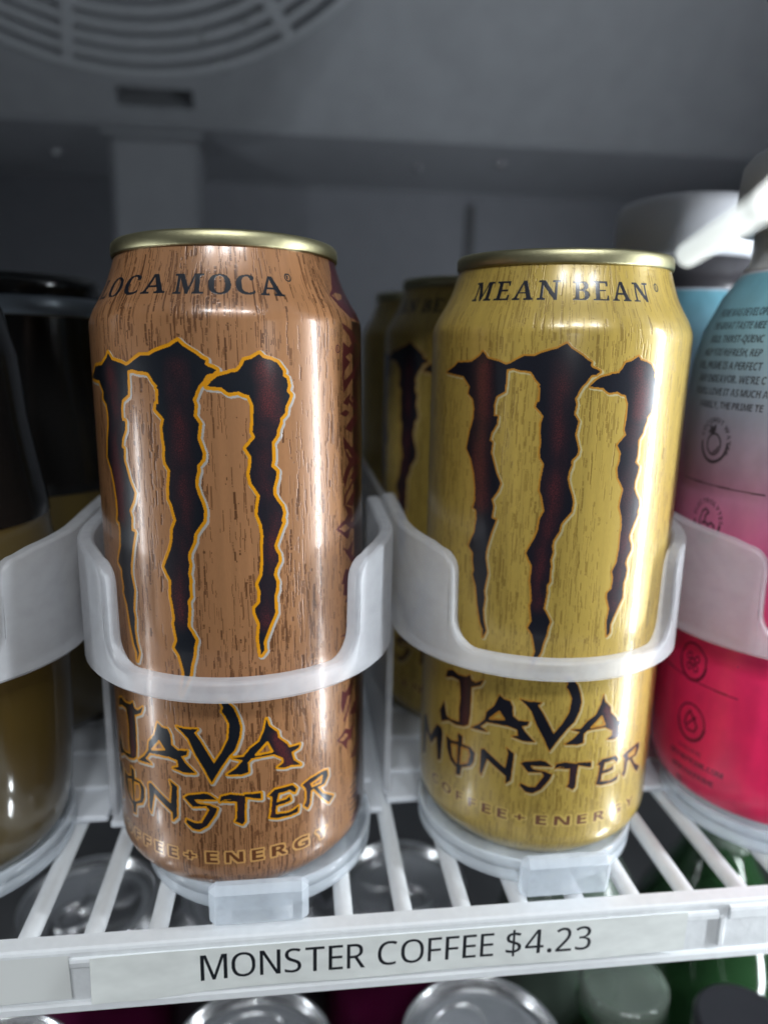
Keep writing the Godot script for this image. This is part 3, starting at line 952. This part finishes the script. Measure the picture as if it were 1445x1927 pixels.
# ------------------------------------------------------------------ the scene
func _ready() -> void:
	# camera
	var cam := Camera3D.new()
	cam.name = "camera"
	cam.near = 0.01
	cam.far = 20.0
	cam.transform = Transform3D(Basis(Vector3(0.992881, 0.019817, 0.117450), Vector3(0.006409, 0.975745, -0.218818), Vector3(-0.118938, 0.218013, 0.968671)), Vector3(0.014156, 0.133828, 0.188171))
	var lens := CameraAttributesPhysical.new()
	lens.frustum_focal_length = 17.19
	lens.frustum_focus_distance = 0.160
	lens.frustum_near = 0.01
	lens.frustum_far = 20.0
	lens.exposure_aperture = 4.8
	cam.attributes = lens
	add_child(cam)
	cam.current = true
	# surroundings: a dim shop behind the camera
	var we := WorldEnvironment.new()
	we.name = "environment"
	var env := Environment.new()
	env.background_mode = Environment.BG_COLOR
	env.background_color = Color(0.16, 0.165, 0.175)
	env.tonemap_mode = Environment.TONE_MAPPER_LINEAR
	env.tonemap_exposure = 1.0
	env.sdfgi_enabled = true
	env.ssao_enabled = true
	env.ssil_enabled = true
	we.environment = env
	add_child(we)
	# shop lighting: three ceiling lamps over the aisle, which glint on the shoulders of the cans
	var white := grained(Color(0.78, 0.79, 0.80), 0.38, 12.0, 0.03, 0.004, 0.0, 3)
	var glow := plain(Color(0.9, 0.9, 0.9), 0.4)
	glow.emission_enabled = true
	glow.emission = Color(0.94, 0.97, 1.0)
	glow.emission_energy_multiplier = 14.0
	for k in 3:
		ceiling_lamp(["left", "middle", "right"][k], Vector3([-0.30, 0.05, 0.40][k], 1.16, 1.15), 0.48, white, glow)
	light_strip("right white led strip upright beside the shelf front", Vector3(0.320, 0, 0.080), -PI / 2.0 - 0.25, -0.34, 0.24, 0.23, white, glow)
	light_strip("left white led strip upright beside the shelf front", Vector3(-0.270, 0, 0.066), PI / 2.0 + 0.30, -0.34, 0.11, 0.06, white, glow)

	# ---------------- cooler interior
	var shell := grained(Color(0.31, 0.325, 0.35), 0.5, 5.0, 0.06, 0.01, 0.0, 7)
	var shell_dark := grained(Color(0.085, 0.088, 0.094), 0.55, 5.0, 0.06, 0.01, 0.0, 8)
	structure("back_wall", box(Vector3(1.5, 0.70, 0.01), 0.001), grained(Color(0.22, 0.23, 0.26), 0.5, 5.0, 0.05, 0.01, 0.0, 10), Vector3(0, -0.075, -0.505))
	structure("side_wall", box(Vector3(0.01, 0.9, 0.52), 0.001), shell, Vector3(-0.50, 0.05, -0.24))
	structure("side_wall", box(Vector3(0.01, 0.9, 0.52), 0.001), shell, Vector3(0.55, 0.05, -0.24))
	structure("lower_floor", box(Vector3(1.3, 0.01, 0.56), 0.001), shell_dark, Vector3(0, -0.285, -0.21))
	structure("ceiling", box(Vector3(1.5, 0.002, 0.18), 0.0005), grained(Color(0.34, 0.355, 0.385), 0.5, 5.0, 0.05, 0.01, 0.0, 12), Vector3(0, 0.2712, -0.431))
	structure("unseen_shade_header", box(Vector3(1.1, 0.36, 0.05), 0.004), shell, Vector3(0.02, 0.425, 0.065))  # added out of view to keep the aisle lamps off the rear cans
	var duct := thing("drain_duct", "upright grey duct box against the back of the cooler, behind the brown can", "duct", Vector3(-0.0775, 0.2680, -0.372))
	part("casing", box(Vector3(0.058, 0.34, 0.04), 0.004), grained(Color(0.34, 0.355, 0.385), 0.5, 5.0, 0.05, 0.01, 0.0, 9), duct, Vector3(0, -0.17, 0))
	part("flange", box(Vector3(0.066, 0.004, 0.05), 0.001), shell, duct, Vector3(0, 0.0, 0))
	for s in [[0.171, "right of the yellow can"], [-0.26, "at the far left"]]:
		var strip := thing("joint_strip", "narrow dark joint strip on the back wall %s" % s[1], "trim", Vector3(s[0], 0.05, -0.498))
		part("strip", box(Vector3(0.007, 0.42, 0.003), 0.0008), shell_dark, strip)
	var steel := plain(Color(0.75, 0.75, 0.76), 0.16, 1.0)
	for s in [[-0.159, -0.423, "left of the duct"], [0.109, -0.415, "above the second yellow can"], [0.168, -0.392, "nearest the right back corner"]]:
		var sc := thing("screw", "small bright screw head in the dark ceiling ledge %s" % s[2], "screw", Vector3(s[0], 0.2702, s[1]), "")
		part("head", lathe(profile([0, -2.4, 2.2, -2.0, 3.6, -1.0, 4.0, 0.0]), 24), steel, sc)
		part("washer", lathe(profile([5.4, -0.4, 5.6, 0.0]), 24), steel, sc)
	evaporator(shell)

	# ---------------- wire shelf with its ticket rail
	var coat := grained(Color(0.74, 0.76, 0.78), 0.34, 30.0, 0.04, 0.006, 0.0, 11)
	var shelf := thing("wire_shelf", "white coated wire shelf with a flat ticket rail along its front", "shelf")
	for k in range(-4, 18):
		var x := -0.0496 + 0.015 * k
		part("wire", tube(PackedVector3Array([Vector3(x, -0.0049, 0.0345), Vector3(x, -0.0049, 0.028), Vector3(x, -0.0049, -0.2), Vector3(x, -0.0049, -0.45)]), 0.0023, 14), coat, shelf)
	for z: float in [-0.06, -0.19, -0.32, -0.44]:
		part("cross_wire", tube(PackedVector3Array([Vector3(-0.36, -0.0098, z), Vector3(0.0, -0.0098, z), Vector3(0.40, -0.0098, z)]), 0.0027, 12), coat, shelf)
	var rail := extrude_x([Vector2(0.0336, -0.0052), Vector2(0.0336, -0.0028), Vector2(0.0340, -0.0024), Vector2(0.0378, -0.0024), Vector2(0.0384, -0.0027), Vector2(0.0386, -0.0033), Vector2(0.0386, -0.0190), Vector2(0.0383, -0.0196), Vector2(0.0374, -0.0196), Vector2(0.0370, -0.0190), Vector2(0.0366, -0.0052)], -0.36, 0.40)
	part("ticket_rail", rail, coat, shelf)
	# moulded lips that hold the tickets, with a break near the right end of the price ticket
	part("upper_lip", extrude_x([Vector2(0.0385, -0.0034), Vector2(0.0395, -0.0037), Vector2(0.0398, -0.0043), Vector2(0.0398, -0.0066), Vector2(0.0394, -0.0071), Vector2(0.0385, -0.0074)], 0.1235, 0.40), coat, shelf)
	part("upper_lip", extrude_x([Vector2(0.0385, -0.0046), Vector2(0.0392, -0.0048), Vector2(0.0395, -0.0054), Vector2(0.0395, -0.0066), Vector2(0.0391, -0.0071), Vector2(0.0385, -0.0073)], -0.36, 0.1205), coat, shelf)
	part("lower_lip", extrude_x([Vector2(0.0385, -0.0163), Vector2(0.0392, -0.0164), Vector2(0.0396, -0.0169), Vector2(0.0396, -0.0186), Vector2(0.0391, -0.0191), Vector2(0.0385, -0.0191)], -0.36, 0.40), coat, shelf)
	part("rib", box(Vector3(0.0018, 0.0088, 0.0010), 0.0004), coat, shelf, Vector3(0.1220, -0.0108, 0.0388))
	# paper tickets
	var paper := price_ticket_material()
	var ticket := thing("price_ticket", "long white price ticket reading MONSTER COFFEE $4.23 on the shelf rail", "price label", Vector3(-0.0333, -0.0149, 0))
	part("paper", label_mesh(0.1450, 0.0112, 0.0399, 0.0010), paper, ticket)
	var blank := plain(Color(0.70, 0.715, 0.70), 0.5)
	var ticket2 := thing("price_ticket", "blank end of a white ticket at the far left of the shelf rail", "price label", Vector3(-0.1480, -0.0146, 0))
	part("paper", label_mesh(0.1100, 0.0118, 0.0399, -0.0002), blank, ticket2)

	# ---------------- pusher lanes
	var milk := hazy(Color(0.86, 0.88, 0.93), 0.40, 0.28)
	var clear := hazy(Color(0.84, 0.91, 0.99), 0.46, 0.16)
	var tray := milky(Color(0.72, 0.75, 0.80), 0.1, 0.5)
	lane_track("milky plastic track and hoop holding the brown can", Vector3(0, 0, 0), Vector3(0.0037, 0, 0.0004), 0.0, milk, clear, tray, milk, false)
	lane_track("milky plastic track and hoop holding the front yellow can", Vector3(0.0801, 0, -0.0045), Vector3(0.0006, 0, 0.0029), -0.02, milk, clear, tray, milk, false)
	lane_track("milky plastic track and hoop around the pink and blue bottle", Vector3(0.1598, 0, -0.0035), Vector3(0.0, 0, 0.0008), 0.0, milk, clear, tray, milk, true)
	lane_track("milky plastic track and hoop around the dark coffee bottle", Vector3(-0.0797, 0, -0.0030), Vector3(0.0, 0, 0.0008), 0.0, milk, clear, tray, milk, false)

	# ---------------- cans
	var gold := grained(Color(0.44, 0.41, 0.25), 0.44, 60.0, 0.08, 0.002, 1.0, 13)
	gold.metallic = 1.0
	var brown_print := can_material(PackedStringArray(["LOCA", "MOCA"]), [[-66.5, -20.6, 143.4], [-17.2, 27.6, 143.1]], 0.0, 0.0, {
		"wood": Vector3(156, 111, 75), "grain": Vector3(92, 58, 34), "dark": Vector3(22, 26, 34), "red": Vector3(92, 38, 41), "silver": Vector3(176, 170, 164), "orange": Vector3(212, 142, 14),
		"maroon": Vector3(82, 28, 36), "small": Vector3(104, 62, 36), "edge": Vector3(206, 158, 96), "panel": Vector3(46, 26, 21), "line": 1.0}, 21)
	var yellow_print := can_material(PackedStringArray(["MEAN", "BEAN"]), [[-64.6, -20.2, 145.6], [-14.6, 22.9, 145.5]], -2.0, 2.75, {
		"wood": Vector3(184, 157, 78), "grain": Vector3(146, 120, 56), "dark": Vector3(26, 28, 38), "red": Vector3(92, 42, 46), "silver": Vector3(196, 184, 140), "orange": Vector3(184, 128, 44),
		"maroon": Vector3(158, 128, 58), "small": Vector3(112, 70, 44), "edge": Vector3(206, 178, 96), "panel": Vector3(182, 156, 76), "line": 0.6}, 33)
	var brown := make_can("drink_can", "brown wood grain can lettered LOCA MOCA with black claw marks", brown_print, gold, "")
	brown.transform = Transform3D(Basis(Vector3(0.999877, 0.015659, -0.000752), Vector3(-0.015677, 0.998972, -0.042543), Vector3(0.000085, 0.042550, 0.999094)), Vector3.ZERO)
	var yellow := make_can("drink_can", "front yellow wood grain can lettered MEAN BEAN with black claw marks", yellow_print, gold, "yellow cans in one lane")
	yellow.transform = Transform3D(Basis(Vector3(0.999989, 0.004750, 0.000047), Vector3(-0.004750, 0.999925, 0.011299), Vector3(0.000007, -0.011299, 0.999936)), Vector3(0.083997, 0.000000, -0.006542))
	for k in [[0.0790, -0.0755, -39.0, "second yellow can in the lane, half hidden behind the front yellow can"], [0.0770, -0.1445, 24.0, "third yellow can in the lane, seen in the gap beside the brown can"]]:
		var c: Node3D = yellow.duplicate()
		c.name = numbered("drink_can")
		add_child(c)
		c.transform = Transform3D(Basis(Vector3.UP, deg_to_rad(k[2])), Vector3(k[0], 0.0, k[1]))
		c.set_meta("label", k[3])
	# ---------------- bottles
	var drink := plain(Color(0.105, 0.070, 0.013), 0.10)
	drink.clearcoat_enabled = true
	var black := plain(Color(0.010, 0.010, 0.010), 0.16)
	var grey := plain(Color(0.17, 0.20, 0.235), 0.32, 0.2)  # colour of the painted highlight ring on the rear bottle
	coffee_bottle("front dark coffee bottle cut off by the left edge of the photo", Vector3(-0.0805, 0, -0.003), true, drink, black, grey)
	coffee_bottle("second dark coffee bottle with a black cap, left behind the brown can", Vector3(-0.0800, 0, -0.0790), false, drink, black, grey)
	var sleeve := sleeve_material()
	var cap_white := plain(Color(0.78, 0.78, 0.82), 0.4)
	var collar := plain(Color(0.05, 0.045, 0.05), 0.3)
	sport_bottle("front pink and blue sport bottle cut off by the right edge", Vector3(0.1602, 0, -0.004), sleeve, cap_white, cap_white)
	sport_bottle("second blue topped sport bottle with white cap and dark collar, behind the front yellow can", Vector3(0.1580, 0, -0.0800), sleeve, cap_white, collar)
	var bar := thing("glowing_bar", "slanting white glowing bar in front of the sport bottle caps", "light", Vector3(0.0680, 0.1500, 0.1000))  # bright slanting streak of unclear origin, built as a glowing bar
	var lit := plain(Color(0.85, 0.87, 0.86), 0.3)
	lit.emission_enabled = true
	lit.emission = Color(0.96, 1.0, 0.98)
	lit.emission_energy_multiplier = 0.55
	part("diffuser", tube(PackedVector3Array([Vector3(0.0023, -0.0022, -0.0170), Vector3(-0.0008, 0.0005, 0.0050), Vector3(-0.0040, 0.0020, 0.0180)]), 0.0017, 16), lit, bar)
	var shine := OmniLight3D.new()  # very faint omni added inside the glowing bar
	shine.name = "bar_glow"
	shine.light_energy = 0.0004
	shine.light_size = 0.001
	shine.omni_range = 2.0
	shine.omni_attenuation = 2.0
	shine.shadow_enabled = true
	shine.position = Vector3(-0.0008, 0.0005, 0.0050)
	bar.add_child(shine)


	# ---------------- the shelf below
	var silver := grained(Color(0.72, 0.72, 0.73), 0.24, 40.0, 0.06, 0.003, 1.0, 17)
	silver.metallic = 1.0
	var pink := plain(Color(0.075, 0.004, 0.032), 0.3, 0.2)
	var dark_side := plain(Color(0.02, 0.02, 0.022), 0.3, 0.2)
	var green_side := plain(Color(0.02, 0.12, 0.035), 0.3, 0.2)
	for k in [[-0.0700, -0.0790, pink, "left silver can lid seen through the shelf wires below the coffee bottle"], [0.0575, -0.0770, pink, "silver can lid seen through the shelf wires between the two front cans"], [-0.0010, -0.0040, dark_side, "silver can lid below the ticket, under the word MONSTER"], [0.0735, -0.0015, pink, "silver can lid below the ticket, under the word COFFEE"], [-0.0800, -0.0010, pink, "silver can lid in the bottom left corner below the rail"], [-0.0060, -0.0800, dark_side, "silver can lid hidden mostly behind the clip of the brown can"]]:
		make_low_can("short_can", k[3], k[2], silver, Vector3(k[0], -0.086, k[1])).rotation.y = k[0] * 9.0
	var pet := milky(Color(0.022, 0.066, 0.024), 0.5, 0.10)
	var pet_grey := milky(Color(0.16, 0.21, 0.17), 0.4, 0.2)
	var black_cap := plain(Color(0.016, 0.016, 0.02), 0.35)
	var clear_cap := milky(Color(0.45, 0.55, 0.46), 0.75, 0.10)
	soda_bottle("green soda bottle with a black cap in the bottom right corner", Vector3(0.1530, -0.0700, 0.0135), pet, black_cap)
	soda_bottle("green soda bottle with a clear cap below the right end of the ticket", Vector3(0.1270, -0.0800, -0.0150), pet, clear_cap)
	soda_bottle("grey green bottle under the shelf wires right of the front yellow can", Vector3(0.1330, -0.0500, -0.0750), pet_grey, clear_cap)
	soda_bottle("green bottle under the shelf wires below the sport bottle", Vector3(0.1900, -0.0500, -0.0650), pet, clear_cap)


# sloping evaporator cover with a round fan grille
func evaporator(shell: Material) -> void:
	var al := deg_to_rad(40.0)
	var cover := thing("evaporator_cover", "sloping dark grey evaporator cover with a round fan grille", "cooling unit", Vector3(-0.079, 0.404, -0.183))
	# own axes: x right, y up the slope, z out of the panel towards the shelf
	cover.basis = Basis(Vector3(1, 0, 0), Vector3(0, sin(al), cos(al)), Vector3(0, -cos(al), sin(al)))
	var r := 0.172
	var st := begin()
	var n := 96
	var x0 := -0.62
	var x1 := 0.74
	var y0 := -0.1820
	var foot := -0.2055
	var y1 := 0.26
	for k in n:
		var q := []
		for a: float in [TAU * k / n, TAU * (k + 1) / n]:
			var d := Vector2(cos(a), sin(a))
			var tx := (x1 if d.x > 0 else x0) / d.x if absf(d.x) > 1e-5 else INF
			var ty := (y1 if d.y > 0 else y0) / d.y if absf(d.y) > 1e-5 else INF
			q.append(d * r)
			q.append(d * minf(tx, ty))
		st.set_smooth_group(-1)
		quad(st, Vector3(q[0].x, q[0].y, 0), Vector3(q[1].x, q[1].y, 0), Vector3(q[3].x, q[3].y, 0), Vector3(q[2].x, q[2].y, 0))
		quad(st, Vector3(q[2].x, q[2].y, 0), Vector3(q[2].x, q[2].y, -0.11), Vector3(q[0].x, q[0].y, -0.11), Vector3(q[0].x, q[0].y, 0))
	# below the fan: the panel runs on round a slot that opens into a shallow pocket
	var sx0 := -0.016
	var sx1 := 0.031
	var sy0 := -0.1945
	st.set_smooth_group(-1)
	for q in [[x0, sx0, sy0, y0], [sx1, x1, sy0, y0], [x0, x1, foot, sy0]]:
		quad(st, Vector3(q[0], q[2], 0), Vector3(q[1], q[2], 0), Vector3(q[1], q[3], 0), Vector3(q[0], q[3], 0))
	quad(st, Vector3(sx0, y0, 0), Vector3(sx0, y0, -0.03), Vector3(sx0, sy0, -0.03), Vector3(sx0, sy0, 0))
	quad(st, Vector3(sx1, sy0, 0), Vector3(sx1, sy0, -0.03), Vector3(sx1, y0, -0.03), Vector3(sx1, y0, 0))
	quad(st, Vector3(sx0, y0, 0), Vector3(sx1, y0, 0), Vector3(sx1, y0, -0.03), Vector3(sx0, y0, -0.03))
	quad(st, Vector3(sx0, sy0, -0.03), Vector3(sx1, sy0, -0.03), Vector3(sx1, sy0, 0), Vector3(sx0, sy0, 0))
	quad(st, Vector3(sx0, sy0, -0.03), Vector3(sx1, sy0, -0.03), Vector3(sx1, y0, -0.03), Vector3(sx0, y0, -0.03))
	quad(st, Vector3(x0, foot, 0), Vector3(x0, foot + 0.002, -0.006), Vector3(x1, foot + 0.002, -0.006), Vector3(x1, foot, 0))
	part("panel", finish(st), shell, cover)
	part("fan_well", box(Vector3(0.38, 0.38, 0.004), 0.001), shell, cover, Vector3(0, 0, -0.112))
	var slat := grained(Color(0.42, 0.44, 0.47), 0.42, 8.0, 0.06, 0.006, 0.0, 14)
	for k in 17:
		var rr := 0.1725 - 0.0088 * k
		var path := PackedVector3Array()
		for j in 73:
			var a := TAU * j / 72.0
			path.append(Vector3(cos(a) * rr, sin(a) * rr, 0.0))
		var rows := []
		for j in 73:
			var a := TAU * j / 72.0
			var row := PackedVector3Array()
			for q in [[-0.0026, -0.007], [-0.0026, 0.0010], [-0.0018, 0.0020], [0.0, 0.0024], [0.0018, 0.0020], [0.0026, 0.0010], [0.0026, -0.007]]:
				row.append(Vector3(cos(a) * (rr + q[0]), sin(a) * (rr + q[0]), q[1] if k > 0 else q[1] + 0.001))
			rows.append(row)
		var rs := begin()
		sheet_flip(rs, rows)
		part("ring", finish(rs), slat, cover)
	for k in 8:
		var a := deg_to_rad(-103.0 + 45.0 * k)
		var spoke := part("spoke", box(Vector3(0.17, 0.0075, 0.007), 0.0015), slat, cover, Vector3(cos(a), sin(a), 0) * 0.087 + Vector3(0, 0, -0.0008))
		spoke.rotation.z = a
	var bead := plain(Color(0.8, 0.82, 0.84), 0.03)
	bead.metallic = 0.6
	for k in [[-0.038, 0.308, -0.297], [-0.030, 0.300, -0.306], [-0.026, 0.296, -0.311], [-0.041, 0.312, -0.292], [-0.013, 0.315, -0.288]]:
		var local: Vector3 = cover.basis.transposed() * (Vector3(k[0], k[1], k[2]) - cover.position)
		var drop := SphereMesh.new()
		drop.radius = 0.0016
		drop.height = 0.0026
		drop.radial_segments = 16
		drop.rings = 8
		var d := part("water_drop", drop, bead, cover, Vector3(local.x, local.y, 0.003))
		d.rotation.x = PI / 2.0


func sheet_flip(st: SurfaceTool, rows: Array) -> void:
	st.set_smooth_group(1)
	for j in rows.size() - 1:
		for i in rows[j].size() - 1:
			quad(st, rows[j][i], rows[j][i + 1], rows[j + 1][i + 1], rows[j + 1][i])


func price_ticket_material() -> StandardMaterial3D:
	var w := 2048
	var h := 160
	canvas(w, h)
	var k := w / 145.0
	letters("MONSTER COFFEE $4.23", "Droid Sans", 400, Vector2(24.6 * k, h - 2.9 * h / 11.2), 6.75 / 11.2 * h, 1.0, 0.0, 1, 2.0, 95.2 * k)
	var soil := stretched_noise(w, h, 256, 40, 0.06, 51)
	var rgb := PackedByteArray()
	rgb.resize(w * h * 3)
	for i in w * h:
		var c := Vector3(224, 227, 224) * (0.965 + soil[i] * 0.00026)
		if mask[i] == 1:
			c = Vector3(24, 28, 34)
		rgb[i * 3] = int(c.x)
		rgb[i * 3 + 1] = int(c.y)
		rgb[i * 3 + 2] = int(c.z)
	var m := StandardMaterial3D.new()
	m.albedo_texture = texture(rgb, w, h)
	m.roughness = 0.42
	m.backlight_enabled = true
	m.backlight = Color(0.25, 0.25, 0.25)
	return m
